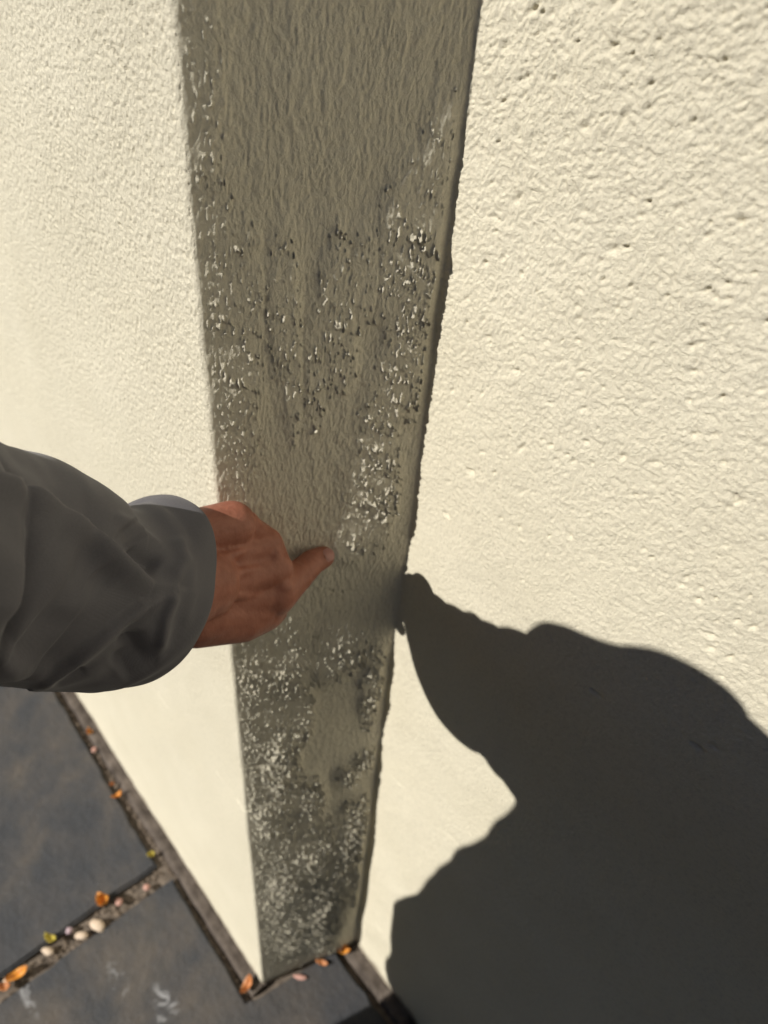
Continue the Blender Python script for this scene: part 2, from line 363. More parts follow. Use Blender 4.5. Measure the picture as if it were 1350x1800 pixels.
def strip(x0, x1, ya, yb, seed):
    xs_ = np.linspace(x0, x1, int((x1-x0)/.006)); ys_ = np.linspace(ya, yb, 9)
    b, a = np.meshgrid(ys_, xs_, indexing='ij'); t = (b-ya)/(yb-ya)
    e = .005*fbm(a*40, b*0+seed, 3, 4)*np.where(t < .01, 1, 0)
    z = -.0095+.0105*sst(0, .25, t)+.0015*fbm(a*90, b*90, 3, seed)
    z = np.where(t < .01, -.03, z)
    return link('mortar_strip', grid_mesh('mortar_strip', np.stack([a, b+e, z], -1)), M_mortar, ground)
strip(-4, -.366, YT+.008, Y1+.006, 6); strip(-.318, 3.2, .331, Y2+.006, 8)

# ---------------------------------------------------------------- added unseen clipped evergreens behind the viewer, blocking low sky to darken shadows
M_leaf = mottled('blocker_foliage', (.030, .048, .016), (.055, .082, .028), 3, .6, .3); M_bark = mottled('blocker_bark', (.05, .04, .03), (.09, .07, .05), 30)
blocker_hedge = empty('blocker_hedge', (0, -4.3, 0)); tag(blocker_hedge, 'added unseen tall dark green leafy blocker that darkens the shadows', 'blocker_hedge')
def blocker_run(x0, x1, y0, y1, h_, n_):
    hx = np.linspace(x0, x1, max(4, int((x1-x0)/.25))); bm = bmesh.new(); bmesh.ops.create_cube(bm, size=1)
    for v in bm.verts: v.co = Vector((x0+(x1-x0)*(v.co.x+.5), y0+(y1-y0)*(v.co.y+.5)+4.3, .12+(h_-.2)*(v.co.z+.5)))
    bmesh.ops.subdivide_edges(bm, edges=bm.edges[:], cuts=12, use_grid_fill=True)
    for v in bm.verts: v.co += Vector(rs.randn(3)*.03)
    me = bpy.data.meshes.new('blocker_core'); bm.to_mesh(me); bm.free(); link('blocker_core', me, M_leaf, blocker_hedge)
    c_ = np.stack([x0+(x1-x0)*rs.rand(n_), y0+(y1-y0)*rs.rand(n_)+4.3, .1+h_*rs.rand(n_)], 1)
    sd = rs.randint(0, 5, n_); j_ = rs.randn(n_)*.05
    for k_, (ax_, val) in enumerate(((0, x0), (0, x1), (1, y0+4.3), (1, y1+4.3), (2, h_))): c_[sd == k_, ax_] = val+j_[sd == k_]
    a_ = rs.randn(n_, 3); a_ /= np.linalg.norm(a_, axis=1)[:, None]; b_ = np.cross(a_, rs.randn(n_, 3)); b_ /= np.linalg.norm(b_, axis=1)[:, None]
    V_ = np.stack([c_-a_*.03, c_+b_*.014, c_+a_*.03, c_-b_*.014], 1).reshape(-1, 3); me = bpy.data.meshes.new('blocker_leaves'); me.from_pydata(V_.tolist(), [], np.arange(n_*4).reshape(-1, 4).tolist())
    tag(link('blocker_leaves', me, M_leaf, blocker_hedge), kind='stuff')
blocker_run(-9, 9, -4.7, -3.9, 2.75, 22000); blocker_run(-9, -8.2, -3.85, .2, 2.75, 6000); blocker_run(8.2, 9, -3.85, .2, 2.75, 6000)
for i in range(18):
    bm = bmesh.new(); bmesh.ops.create_cone(bm, segments=8, radius1=.035, radius2=.025, depth=.5, cap_ends=True, matrix=Matrix.Translation((-8.5+i, 0, .15)))
    me = bpy.data.meshes.new('blocker_trunk'); bm.to_mesh(me); bm.free(); link('blocker_trunk', me, M_bark, blocker_hedge)

# ---------------------------------------------------------------- litter in the joints
def mat_litter(name, c1, c2, rough=.5): return mottled(name, c1, c2, 90, rough, .4, .4, .0008, 500)
M_or = mat_litter('leaf_orange', (.50, .17, .02), (.68, .30, .04)); M_yg = mat_litter('leaf_yellow_green', (.42, .36, .05), (.55, .42, .08))
M_br = mat_litter('leaf_brown', (.36, .13, .04), (.48, .20, .07)); M_cr = mat_litter('pebble_cream', (.52, .40, .30), (.66, .54, .42), .6)
M_pk = mat_litter('pebble_pink', (.42, .22, .18), (.55, .33, .27), .6); M_li = mat_litter('pebble_lilac', (.40, .30, .33), (.50, .38, .42), .6)
def leaf(px, py, L, Wd, rot, curl, mat, label, z=-.004):
    L *= .82; Wd *= .82; q = hit(px, py, 2, z+.004); V_ = []; F_ = []; n = 9
    for side in (0, 1):
        for i in range(n):
            t = i/(n-1); wd = Wd*.5*math.sin(math.pi*min(1, .06+t*.9))**.7*(1 if 0 < i < n-1 else .25)
            for k in range(-2, 3):
                y = wd*k/2; zc_ = curl*((t-.5)**2*L*2+(k/2)**2*Wd*.55)+.0015*math.sin(t*9+k)+(.0007 if side else 0)
                if k == 0: zc_ -= .0008
                V_.append(((t-.5)*L, y, zc_))
    o = n*5
    for i in range(n-1):
        for k in range(4):
            a = i*5+k; F_.append((a, a+1, a+6, a+5)); F_.append((o+a, o+a+5, o+a+6, o+a+1))
    for i in range(n-1):
        a = i*5; F_.append((a, a+5, o+a+5, o+a)); a += 4; F_.append((a, o+a, o+a+5, a+5))
    for k in range(4):
        F_.append((k, o+k, o+k+1, k+1)); a = (n-1)*5+k; F_.append((a, a+1, o+a+1, o+a))
    ob = link('fallen_leaf', pymesh('fallen_leaf', V_, F_), mat); ob.location = (q[0], q[1], z+.003); ob.rotation_euler = (random.uniform(-.3, .3), random.uniform(-.2, .2), rot)
    tag(ob, label, 'leaf', 'fallen leaves caught in the paving joints'); return ob
def pebble(px, py, a, b, c, rot, mat, label, z=-.004):
    a *= .85; b *= .85; c *= .85; q = hit(px, py, 2, z+c*.5); bm = bmesh.new(); bmesh.ops.create_icosphere(bm, subdivisions=3, radius=1)
    sd = random.random()*50
    for v in bm.verts:
        k = 1+.16*float(fbm(np.array(v.co.x*1.3+sd), np.array(v.co.y*1.3+v.co.z), 2, 2)); v.co = Vector((v.co.x*a*k, v.co.y*b*k, v.co.z*c*k))
    me = bpy.data.meshes.new('pebble'); bm.to_mesh(me); bm.free(); me.polygons.foreach_set('use_smooth', [True]*len(me.polygons))
    ob = link('pebble', me, mat); ob.location = (q[0], q[1], z+c*.7); ob.rotation_euler = (0, 0, rot)
    tag(ob, label, 'pebble', 'pebbles lying in the paving joints'); return ob
leaf(182, 1588, .030, .026, .3, .9, M_or, 'cupped bright orange leaf in the wide joint beside the small pink pebble')
leaf(33, 1712, .045, .018, 1.4, .5, M_or, 'long orange leaf at the left end of the wide joint')
leaf(8, 1735, .026, .016, .9, .5, M_br, 'brown leaf scrap under the long orange leaf at the left edge')
leaf(88, 1652, .028, .016, .5, .6, M_yg, 'yellow green leaf lying over the wide joint', .001)
leaf(157, 1289, .018, .014, .2, .8, M_or, 'small orange leaf against the mortar, highest of those along the left wall')
leaf(208, 1400, .026, .012, 1.5, .8, M_or, 'thin orange leaf sliver in the middle of the left wall joint')
leaf(265, 1504, .017, .013, 1.2, .8, M_yg, 'small yellow leaf in the wall joint just above the slab corner')
leaf(436, 1733, .036, .018, 2.0, .7, M_br, 'rusty brown leaf wedged at the foot of the outer wall corner', .001)
leaf(600, 1668, .034, .020, .6, .6, M_or, 'orange leaf wedged in the inner corner at the foot of the return', .001)
leaf(566, 1692, .028, .010, .6, .3, M_br, 'narrow brown leaf along the foot of the shaded return', .001)
leaf(198, 1378, .012, .008, .8, .8, M_br, 'tiny brown leaf crumb above the thin orange sliver', .0)
pebble(171, 1627, .017, .011, .008, .4, M_cr, 'largest cream pebble in the wide joint between slabs')
pebble(143, 1645, .013, .008, .006, .8, M_cr, 'cream pebble touching the lower left of the largest one')
pebble(84, 1672, .013, .007, .005, .7, M_cr, 'flat cream pebble below the yellow green leaf')
pebble(209, 1586, .008, .008, .006, 0, M_pk, 'small pink pebble right beside the cupped orange leaf')
pebble(258, 1560, .0075, .007, .006, 0, M_pk, 'pink pebble near the wall end of the wide joint')
pebble(122, 1636, .007, .007, .006, 0, M_li, 'small lilac pebble left of the cream pebbles')
pebble(12, 1724, .007, .006, .005, 0, M_cr, 'tiny cream pebble beside the long orange leaf at the left edge')
pebble(528, 1718, .014, .005, .004, .7, M_pk, 'slim pink stone chip at the foot of the return near the outer corner', .0)
pebble(165, 1318, .006, .008, .004, .7, M_pk, 'pale pink chip under the highest small orange leaf', .0)
# fine crumbs in the joint
bm = bmesh.new()
for i in range(700):
    if i < 400: x = XJ0+.004+(XJ1-XJ0-.008)*random.random(); y = -.4+(YT+.4)*random.random()
    else: x = -1.2+.83*random.random(); y = YT+.001+.006*random.random()
    r_ = .0008+.0018*random.random()**2
    bmesh.ops.create_icosphere(bm, subdivisions=1, radius=r_, matrix=Matrix.Translation((x, y, -.010+r_*.6)) @ Matrix.Rotation(random.random()*3, 4, 'Z') @ Matrix.Diagonal((1.3, .9, .7, 1)))
me = bpy.data.meshes.new('joint_grit'); bm.to_mesh(me); bm.free()
tag(link('joint_grit', me, mottled('grit', (.10, .075, .055), (.34, .27, .21), 120)), 'brown grit and crumbs filling the open paving joint', 'grit', kind='stuff')

# ---------------------------------------------------------------- the photographer
def skin_mat():
    m = NT('skin', .50, .42)
    a = m.noise(28, 5, .6); b = m.noise(160, 4)
    c = m.ramp(a, [(.3, (.235, .084, .053)), (.55, (.315, .120, .078)), (.75, (.42, .185, .13))])
    c = m.mix(.35, c, m.ramp(b, [(.3, (.22, .075, .045)), (.7, (.40, .165, .105))]))
    m.color(c); m.b.inputs['Subsurface Weight'].default_value = .12; m.b.inputs['Subsurface Radius'].default_value = (.006, .002, .001); m.b.inputs['Subsurface Scale'].default_value = 1
    m.bump(m.noise(300, 6, .7, m.mapping((1.2, 1, .5))), .55, .0012); return m.m
M_skin = skin_mat()
def cloth_mat(name, c1, c2, rough=.62, sheen=.25, bs=.25):
    m = NT(name, rough, .3); m.color(m.ramp(m.noise(900, 2), [(.3, c1), (.7, c2)]))
    m.b.inputs['Sheen Weight'].default_value = sheen; m.b.inputs['Sheen Roughness'].default_value = .4
    wv = m.n('ShaderNodeTexWave', wave_type='BANDS'); wv.inputs['Scale'].default_value = 500; wv.inputs['Distortion'].default_value = 1.5; m.l(m.co, wv.inputs[0])
    m.bump(wv.outputs['Fac'], bs, .0003); return m.m
M_jk = cloth_mat('jacket_cloth', (.086, .083, .094), (.100, .097, .109), .68, .12, .12); M_hem = cloth_mat('hem_lining', (.20, .17, .19), (.25, .215, .24))
M_tr = cloth_mat('trouser_cloth', (.03, .032, .04), (.04, .042, .052)); M_shoe = mottled('shoe_leather', (.02, .018, .017), (.04, .035, .03), 40, .4, .5)
M_hair = mottled('hair_black', (.010, .008, .007), (.022, .017, .014), 200, .45, .5)
M_nail = mottled('nail', (.68, .36, .31), (.74, .42, .36), 60, .3, .5)
M_ph = mottled('phone_shell', (.02, .02, .022), (.026, .026, .028), 20, .3, .5, .1)

def nrmz(v): return v/max(1e-9, np.linalg.norm(v))
def capsule(bm, p, q, r0, r1, seg=20, flat=None):
    # tapered round-ended limb from p to q; flat=(axis, factor) squashes it across an axis
    p = np.array(p, float); q = np.array(q, float); ax = nrmz(q-p); L = np.linalg.norm(q-p)
    a = np.array([0, 0, 1.]) if abs(ax[2]) < .9 else np.array([1., 0, 0]); e1 = nrmz(np.cross(a, ax)); e2 = np.cross(ax, e1)
    rings = [(-math.cos(t)*r0, math.sin(t)*r0) for t in np.linspace(.12, math.pi/2, 6)]+[(L+math.sin(t)*r1, math.cos(t)*r1) for t in np.linspace(0, math.pi/2-.12, 6)]
    vs = []
    for (z, r) in rings:
        row = []
        for k in range(seg):
            th = 2*math.pi*k/seg; off = e1*math.cos(th)*r+e2*math.sin(th)*r
            if flat is not None: fa = nrmz(np.array(flat[0], float)); off = off-fa*(off@fa)*(1-flat[1])
            row.append(bm.verts.new(tuple(p+ax*z+off)))
        vs.append(row)
    for i in range(len(vs)-1):
        for k in range(seg): bm.faces.new((vs[i][k], vs[i][(k+1) % seg], vs[i+1][(k+1) % seg], vs[i+1][k]))
    bm.faces.new(vs[0][::-1]); bm.faces.new(vs[-1])
def chain(bm, pts, flat=None):
    for (a, ra_), (b, rb) in zip(pts[:-1], pts[1:]): capsule(bm, a, b, ra_, rb, flat=flat)
def loft(bm, rings, seg=40, cap=True):
    # rings: (centre, half width vector, half depth vector)
    vs = []
    for c, a, b in rings:
        vs.append([bm.verts.new(tuple(np.array(c)+np.array(a)*math.cos(2*math.pi*k/seg)+np.array(b)*math.sin(2*math.pi*k/seg))) for k in range(seg)])
    for i in range(len(vs)-1):
        for k in range(seg): bm.faces.new((vs[i][k], vs[i][(k+1) % seg], vs[i+1][(k+1) % seg], vs[i+1][k]))
    if cap: bm.faces.new(vs[0][::-1]); bm.faces.new(vs[-1])
def remesh(bm, voxel, smooth=4, name='tmp'):
    bmesh.ops.recalc_face_normals(bm, faces=bm.faces[:])
    me = bpy.data.meshes.new(name); bm.to_mesh(me); bm.free(); o = bpy.data.objects.new(name, me); C.objects.link(o)
    m = o.modifiers.new('r', 'REMESH'); m.mode = 'VOXEL'; m.voxel_size = voxel; m.use_smooth_shade = True
    if smooth: s_ = o.modifiers.new('s', 'SMOOTH'); s_.iterations = smooth; s_.factor = .6
    dg = bpy.context.evaluated_depsgraph_get(); out = bpy.data.meshes.new_from_object(o.evaluated_get(dg)); out.name = name
    bpy.data.objects.remove(o); bpy.data.meshes.remove(me); return out

PB = np.array([-.22, -.27, 0])
person = empty('person', tuple(PB)); tag(person, 'person in a loose charcoal jacket reaching in and pointing at the shaded wall return', 'person')
def pmesh(name, me, mat, parent=person):
    me.transform(Matrix.Translation(tuple(-PB))) ; me.polygons.foreach_set('use_smooth', [True]*len(me.polygons)); return link(name, me, mat, parent)
FWD = R[:, 2]; RGT = R[:, 0]; DWN = R[:, 1]

# --- left hand (fine voxels)
hb = bmesh.new()
tip = np.array(hit(566, 968, 0, 0)) if False else None
nret = np.array([math.cos(ra), -math.sin(ra), 0]); pr = np.array([np.interp(.97, zo, xo), Y1, 0])
rr_ = R@np.array([562-675, 968-900, F]); tipw = np.array([0, 0, H])+rr_*(((pr-np.array([0, 0, H]))@nret)/(rr_@nret))+nret*.0085
ah = lambda x, y, z_: at(x, y, z_+.030+.012*max(0, min(1, (z_-.46)/.06)))
I_m, I_p, I_d = at(482, 1044, .552), at(522, 1014, .578), at(548, 989, .594)
chain(hb, [(I_m, .0180), (I_p, .0128), (I_d, .0112), (tipw, .0097)])
capsule(hb, I_p-FWD*.001, I_p+nrmz(I_d-I_p)*.004, .0133, .0122)
M_m, R_m, P_m = ah(484, 1000, .507), ah(467, 955, .503), ah(428, 926, .498)
wr_c = ah(318, 1030, .458)
for mc, r1, wo_ in ((I_m, .0150, ah(325, 1075, .468)), (M_m, .0140, ah(322, 1040, .462)), (R_m, .0130, ah(322, 1000, .462)), (P_m, .0135, ah(325, 958, .464))):
    capsule(hb, wo_, mc, .0175, r1)
capsule(hb, I_m+FWD*.008, M_m+FWD*.008, .012, .012); capsule(hb, M_m+FWD*.008, R_m+FWD*.008, .012, .012); capsule(hb, R_m+FWD*.008, P_m+FWD*.008, .012, .011)
# knuckle heads
for p_, r_ in ((ah(497, 1034, .505), .0080), (ah(481, 977, .500), .0075), (ah(455, 937, .498), .0075)): capsule(hb, p_, p_+FWD*.008, r_, r_)
# heel and ulnar side, palm thickness
capsule(hb, ah(340, 938, .463), ah(408, 921, .480), .0172, .0172); capsule(hb, ah(350, 985, .480), ah(440, 1010, .52), .020, .014)
capsule(hb, ah(345, 1090, .470), ah(450, 1078, .505), .0185, .0155)
# curled fingers, under the palm
for mc, pip, dip, tp, r in ((M_m, ah(488, 992, .546), ah(462, 1010, .560), ah(440, 1022, .545), .0092), (R_m, ah(462, 962, .540), ah(440, 985, .555), ah(420, 1000, .540), .0088), (P_m, ah(428, 940, .530), ah(408, 962, .543), ah(392, 980, .530), .0080)):
    chain(hb, [(mc, r+.002), (pip, r), (dip, r*.93), (tp, r*.82)])
# thumb folded along the lower side
chain(hb, [(ah(345, 1098, .472), .0170), (ah(428, 1099, .494), .0130), (ah(472, 1084, .512), .0108), (ah(486, 1076, .540), .0090)])
capsule(hb, ah(484, 1072, .512), ah(468, 1086, .508), .0085, .0085)
# tendons on the back of the hand
for a_, b_ in ((ah(360, 1055, .449), ah(470, 1040, .4995)), (ah(360, 1020, .446), ah(470, 996, .4945)), (ah(365, 990, .448), ah(455, 958, .4915))): capsule(hb, a_+FWD*.0012, b_+FWD*.0012, .0032, .0038)
elbow = np.array([-.280, -.032, 1.170])
chain(hb, [(elbow, .036), (at(70, 1004, .402), .035), (at(200, 1034, .446), .032), (wr_c, .031)]); capsule(hb, wr_c, ah(350, 1025, .466), .031, .028)
hand_me = remesh(hb, .0016, 5, 'hand')
# --- rest of the body
bb = bmesh.new()
PEL = np.array([-.225, -.27, .90]); CH = np.array([-.06, -.24, 1.26]); NK = np.array([.0, -.225, 1.42])
SL = np.array([-.195, -.17, 1.355]); SR = np.array([.15, -.23, 1.37]); HD = np.array([.03, -.20, 1.545])
loft(bb, [((-.225, -.27, .80), (.15, 0, 0), (0, .10, 0)), ((-.225, -.27, .92), (.17, 0, 0), (0, .115, 0)), ((-.18, -.265, 1.03), (.145, 0, 0), (0, .10, 0)), ((-.10, -.25, 1.18), (.155, 0, 0), (0, .105, 0)), ((-.04, -.235, 1.32), (.165, 0, 0), (0, .10, 0)), ((-.01, -.228, 1.39), (.10, 0, 0), (0, .07, 0)), ((0, -.225, 1.43), (.055, 0, 0), (0, .055, 0))])
chain(bb, [(np.array([-.005, -.225, 1.38]), .058), (np.array([.02, -.212, 1.49]), .052)])
# head: cranium, jaw, face with nose, brow, lips, ears
loft(bb, [((.022, -.180, 1.435), (.030, 0, 0), (0, .030, 0)), ((.023, -.185, 1.455), (.050, 0, 0), (0, .055, 0)), ((.025, -.195, 1.49), (.064, 0, 0), (0, .080, 0)), ((.027, -.20, 1.53), (.071, 0, 0), (0, .092, 0)),
          ((.028, -.205, 1.57), (.075, 0, 0), (0, .097, 0)), ((.029, -.208, 1.61), (.070, 0, 0), (0, .090, 0)), ((.03, -.21, 1.64), (.050, 0, 0), (0, .066, 0)), ((.03, -.21, 1.655), (.022, 0, 0), (0, .03, 0))])
for a_, b_, r0, r1 in (((.025, -.105, 1.555), (.024, -.088, 1.522), .007, .0115), ((.010, -.096, 1.517), (.038, -.096, 1.517), .007, .007), ((.002, -.112, 1.492), (.046, -.112, 1.492), .006, .006), ((.006, -.114, 1.482), (.042, -.114, 1.482), .0065, .0065),
                       ((-.012, -.113, 1.567), (.012, -.107, 1.570), .007, .007), ((.040, -.107, 1.570), (.064, -.113, 1.567), .007, .007), ((.024, -.125, 1.448), (.024, -.120, 1.453), .016, .014)):
    capsule(bb, a_, b_, r0, r1, 12)
for sx in (-1, 1): capsule(bb, (.027+sx*.074, -.205, 1.515), (.028+sx*.078, -.212, 1.555), .010, .014, 12, flat=((1, 0, 0), .45))
# arms
chain(bb, [(SL, .055), (elbow+np.array([.01, -.01, .01]), .042)]); EL_R = np.array([.265, -.16, 1.13]); WR_R = at(675, 900, -.012)+RGT*.062+DWN*.150-FWD*.035
chain(bb, [(SR, .055), (EL_R, .043), (WR_R, .028)])
# right hand round the phone: palm and five fingers
ph_c = at(675, 900, -.012)
pc = ph_c-RGT*.018+DWN*.080
palm = pc+RGT*.030-FWD*.004+DWN*.028
capsule(bb, WR_R, palm, .026, .020); capsule(bb, palm-DWN*.02, palm+DWN*.025, .019, .019)
for i, (dy, L_) in enumerate(((-.045, .050), (-.022, .056), (.0, .054), (.022, .045))):
    a_ = palm+DWN*(dy+.004)+FWD*.010+RGT*.014; b_ = pc+RGT*.030+DWN*dy+FWD*.019; c_ = pc+RGT*(.030-L_*.55)+DWN*(dy-.006)+FWD*.018; d_ = pc+RGT*(.030-L_)+DWN*(dy-.010)+FWD*.0165
    chain(bb, [(a_, .0105), (b_, .0092), (c_, .0084), (d_, .0074)])
chain(bb, [(palm+DWN*.012-FWD*.010, .015), (pc+RGT*.034-DWN*.012-FWD*.014, .0112), (pc+RGT*.014-DWN*.034-FWD*.0165, .0095)])
# legs and feet
for sx in (-1, 1):
    hx = -.225+sx*.095
    chain(bb, [((hx, -.27, .86), .085), ((hx+sx*.01, -.245, .50), .058), ((hx+sx*.012, -.275, .30), .053), ((hx+sx*.012, -.285, .09), .037)])
    capsule(bb, (hx+sx*.012, -.30, .05), (hx+sx*.03, -.13, .035), .036, .03, flat=((0, 0, 1), .8))
body_me = remesh(bb, .0045, 3, 'body')
tb = bmesh.new(); tb.from_mesh(body_me); tb.from_mesh(hand_me); me = bpy.data.meshes.new('body'); tb.to_mesh(me); tb.free()
body = pmesh('body', me, M_skin)
# eyes closed over by lids are hidden by the phone; eyeballs as children of the body
for sx in (-1, 1):
    b_ = bmesh.new(); bmesh.ops.create_uvsphere(b_, u_segments=20, v_segments=14, radius=.0125, matrix=Matrix.Translation((.026+sx*.032, -.118, 1.548)))
    m_ = bpy.data.meshes.new('eye'); b_.to_mesh(m_); b_.free(); pmesh('eye', m_, mottled('eye_white', (.6, .58, .55), (.7, .68, .65), 5, .2), body)
# index nail
nb = bmesh.new(); nd = nrmz(tipw-I_d); up = nrmz(-FWD-nd*(-FWD@nd)); sd_ = np.cross(nd, up)
nv = []
for i in range(7):
    for k in range(7):
        t = i/6; s_ = (k/6-.5)*2; wdt = .0056*(1-.25*(abs(t-.5)*2)**3)
        nv.append(nb.verts.new(tuple(tipw+nd*(-.0055+t*.0115)+sd_*s_*wdt+up*(.0109-.0024*s_*s_-.0022*t*t))))
for i in range(6):
    for k in range(6): nb.faces.new((nv[i*7+k], nv[i*7+k+1], nv[(i+1)*7+k+1], nv[(i+1)*7+k]))
r = bmesh.ops.solidify(nb, geom=nb.faces[:], thickness=.0007); bmesh.ops.recalc_face_normals(nb, faces=nb.faces[:])
m_ = bpy.data.meshes.new('fingernail'); nb.to_mesh(m_); nb.free(); pmesh('fingernail', m_, M_nail, body)
# hair
hr = bmesh.new()
loft(hr, [((.028, -.236, 1.50), (.070, 0, 0), (0, .062, 0)), ((.028, -.232, 1.55), (.080, 0, 0), (0, .080, 0)), ((.029, -.218, 1.60), (.080, 0, 0), (0, .100, 0)), ((.03, -.215, 1.645), (.062, 0, 0), (0, .083, 0)), ((.03, -.215, 1.668), (.028, 0, 0), (0, .04, 0))])
pmesh('hair', remesh(hr, .005, 3, 'hair'), M_hair)
# trousers, shoes
tr = bmesh.new()
loft(tr, [((-.225, -.27, .74), (.175, 0, 0), (0, .115, 0)), ((-.225, -.27, .86), (.19, 0, 0), (0, .13, 0)), ((-.215, -.27, .97), (.172, 0, 0), (0, .12, 0))])
for sx in (-1, 1):
    hx = -.225+sx*.095
    chain(tr, [((hx, -.27, .82), .096), ((hx+sx*.008, -.245, .50), .080), ((hx+sx*.010, -.275, .28), .074), ((hx+sx*.012, -.285, .09), .064)])
pmesh('trousers', remesh(tr, .008, 4, 'trousers'), M_tr)
for sx in (-1, 1):
    hx = -.225+sx*.107; sb = bmesh.new()
    capsule(sb, (hx, -.31, .050), (hx+sx*.02, -.12, .044), .046, .042, flat=((0, 0, 1), .85)); capsule(sb, (hx, -.30, .06), (hx, -.295, .10), .045, .043)
    loft(sb, [((hx+sx*.01, -.215, .006), (.046, 0, 0), (0, .145, 0)), ((hx+sx*.01, -.215, .03), (.046, 0, 0), (0, .145, 0))])
    pmesh('shoe', remesh(sb, .004, 4, 'shoe'), M_shoe)
# jacket: torso and right sleeve
jk = bmesh.new()
def JR(cx, cy, z, hw, hd): return ((cx, cy, z), (hw, 0, 0), (0, hd, 0))
JT = [JR(-.228, -.25, .535, .208, .150), JR(-.230, -.25, .64, .208, .150), JR(-.228, -.25, .745, .208, .150), JR(-.212, -.25, .795, .212, .150), JR(-.198, -.25, .84, .204, .150), JR(-.188, -.25, .935, .205, .150), JR(-.172, -.25, 1.015, .207, .145), JR(-.138, -.245, 1.115, .208, .140),
      JR(-.120, -.24, 1.19, .212, .140), JR(-.10, -.235, 1.27, .215, .138), JR(-.045, -.23, 1.35, .185, .125), JR(-.015, -.228, 1.40, .13, .10), JR(0, -.225, 1.445, .074, .074)]
loft(jk, JT)
chain(jk, [(SR, .078), (EL_R, .068), ((WR_R+EL_R)/2, .060), (WR_R*.85+EL_R*.15, .050)])
chain(jk, [(np.array([.06, -.225, 1.42]), .03), (SR+np.array([-.01, 0, .02]), .07)])
chain(jk, [(np.array([-.05, -.215, 1.41]), .035), (SL+np.array([.02, 0, .005]), .070)])
jkm = remesh(jk, .006, 4, 'jacket')
co_ = np.zeros(len(jkm.vertices)*3, np.float32); jkm.vertices.foreach_get('co', co_); co_ = co_.reshape(-1, 3); no_ = np.zeros(len(co_)*3, np.float32); jkm.vertices.foreach_get('normal', no_); no_ = no_.reshape(-1, 3)
cr_ = fbm(co_[:, 2]*11+co_[:, 0]*4, co_[:, 1]*6+co_[:, 0]*5, 2, 160); co_ += no_*(.0075*cr_[:, None]); jkm.vertices.foreach_set('co', co_.reshape(-1)); jkm.update(); jacket = pmesh('jacket', jkm, M_jk)
cb = bmesh.new()                                                    # stand collar
loft(cb, [((.0, -.225, 1.425), (.082, 0, 0), (0, .082, 0)), ((.003, -.222, 1.45), (.078, 0, 0), (0, .078, 0)), ((.006, -.22, 1.475), (.074, 0, 0), (0, .074, 0))], cap=False)
bmesh.ops.solidify(cb, geom=cb.faces[:], thickness=.006); m_ = bpy.data.meshes.new('collar'); cb.to_mesh(m_); cb.free(); pmesh('collar', m_, M_jk, jacket)

# left sleeve: lofted cloth, open at the cuff, with folds modelled in
SL_R = [  # centre, radius across the view, radius along the view
    (SL+np.array([.02, .0, .0]), .086, .084), (SL*.75+elbow*.25, .090, .086), (SL*.4+elbow*.6, .086, .082),
    (elbow+np.array([-.002, -.002, .002]), .080, .070), (at(-225, 985, .306), .0720, .062), (at(-110, 975, .340), .0668, .060),
    (at(0, 986, .374), .0640, .056), (at(70, 1004, .396), .0634, .058), (at(135, 1026, .420), .0622, .058), (at(200, 1036, .442), .0615, .057), (at(242, 1043, .458), .0596, .055), (at(264, 1048, .469), .0562, .051), (at(274, 1050, .474), .0542, .049)]
def catmull(P_, t):
    n = len(P_)-1; i = min(int(t*n), n-1); f_ = t*n-i; g0 = P_[max(i-1, 0)]; g1 = P_[i]; g2 = P_[i+1]; g3 = P_[min(i+2, n)]
    return .5*((2*g1)+(-g0+g2)*f_+(2*g0-5*g1+4*g2-g3)*f_*f_+(-g0+3*g1-3*g2+g3)*f_**3)
cen = [np.array(a[0]) for a in SL_R]; rad = [np.array([a[1], a[2]]) for a in SL_R]
NTT, NS = 330, 240
sv = np.zeros((NTT, NS, 3)); nvv = np.zeros((NTT, NS, 3))
for i in range(NTT):
    t = i/(NTT-1); c_ = catmull(cen, t); rd = catmull(rad, t); tg = nrmz(catmull(cen, min(1, t+.01))-catmull(cen, max(0, t-.01)))
    e1 = nrmz(DWN-tg*(DWN@tg)); e2 = np.cross(tg, e1)
    th = np.linspace(0, 2*math.pi, NS, endpoint=False)
    sv[i] = c_+np.outer(np.cos(th), e1)*rd[0]+np.outer(np.sin(th), e2)*rd[1]
    nvv[i] = np.outer(np.cos(th), e1)+np.outer(np.sin(th), e2)
q_ = (sv-np.array([0, 0, H]))@R; pxs = 675+F*q_[..., 0]/np.maximum(q_[..., 2], .05); pys = 900+F*q_[..., 1]/np.maximum(q_[..., 2], .05)
face = sst(-.2, .45, -(nvv@nrmz(at(200, 1020, .42)-np.array([0, 0, H]))))
def stroke(pts, wd, amp, asym=0.):
    best = np.full(pxs.shape, 1e9); sgn = np.zeros(pxs.shape); L_ = 0; pts = [np.array(p, float) for p in pts]; tot = sum(np.linalg.norm(b-a) for a, b in zip(pts, pts[1:])); tb_ = np.zeros(pxs.shape)
    for a, b in zip(pts, pts[1:]):
        ab = b-a; l2 = ab@ab; tt = np.clip(((pxs-a[0])*ab[0]+(pys-a[1])*ab[1])/l2, 0, 1)
        dx = pxs-a[0]-tt*ab[0]; dy = pys-a[1]-tt*ab[1]; dd = np.hypot(dx, dy); cr = ab[0]*dy-ab[1]*dx
        up_ = dd < best; best = np.where(up_, dd, best); sgn = np.where(up_, np.sign(cr), sgn); tb_ = np.where(up_, (L_+tt*math.sqrt(l2))/tot, tb_); L_ += math.sqrt(l2)
    wloc = np.where(sgn > 0, wd*(1+asym), wd*(1-asym)); en = sst(0, .18, tb_)*sst(1.0, .80, tb_)
    return amp*np.exp(-(best/wloc)**2)*(.25+.75*en)
disp = np.zeros(pxs.shape)
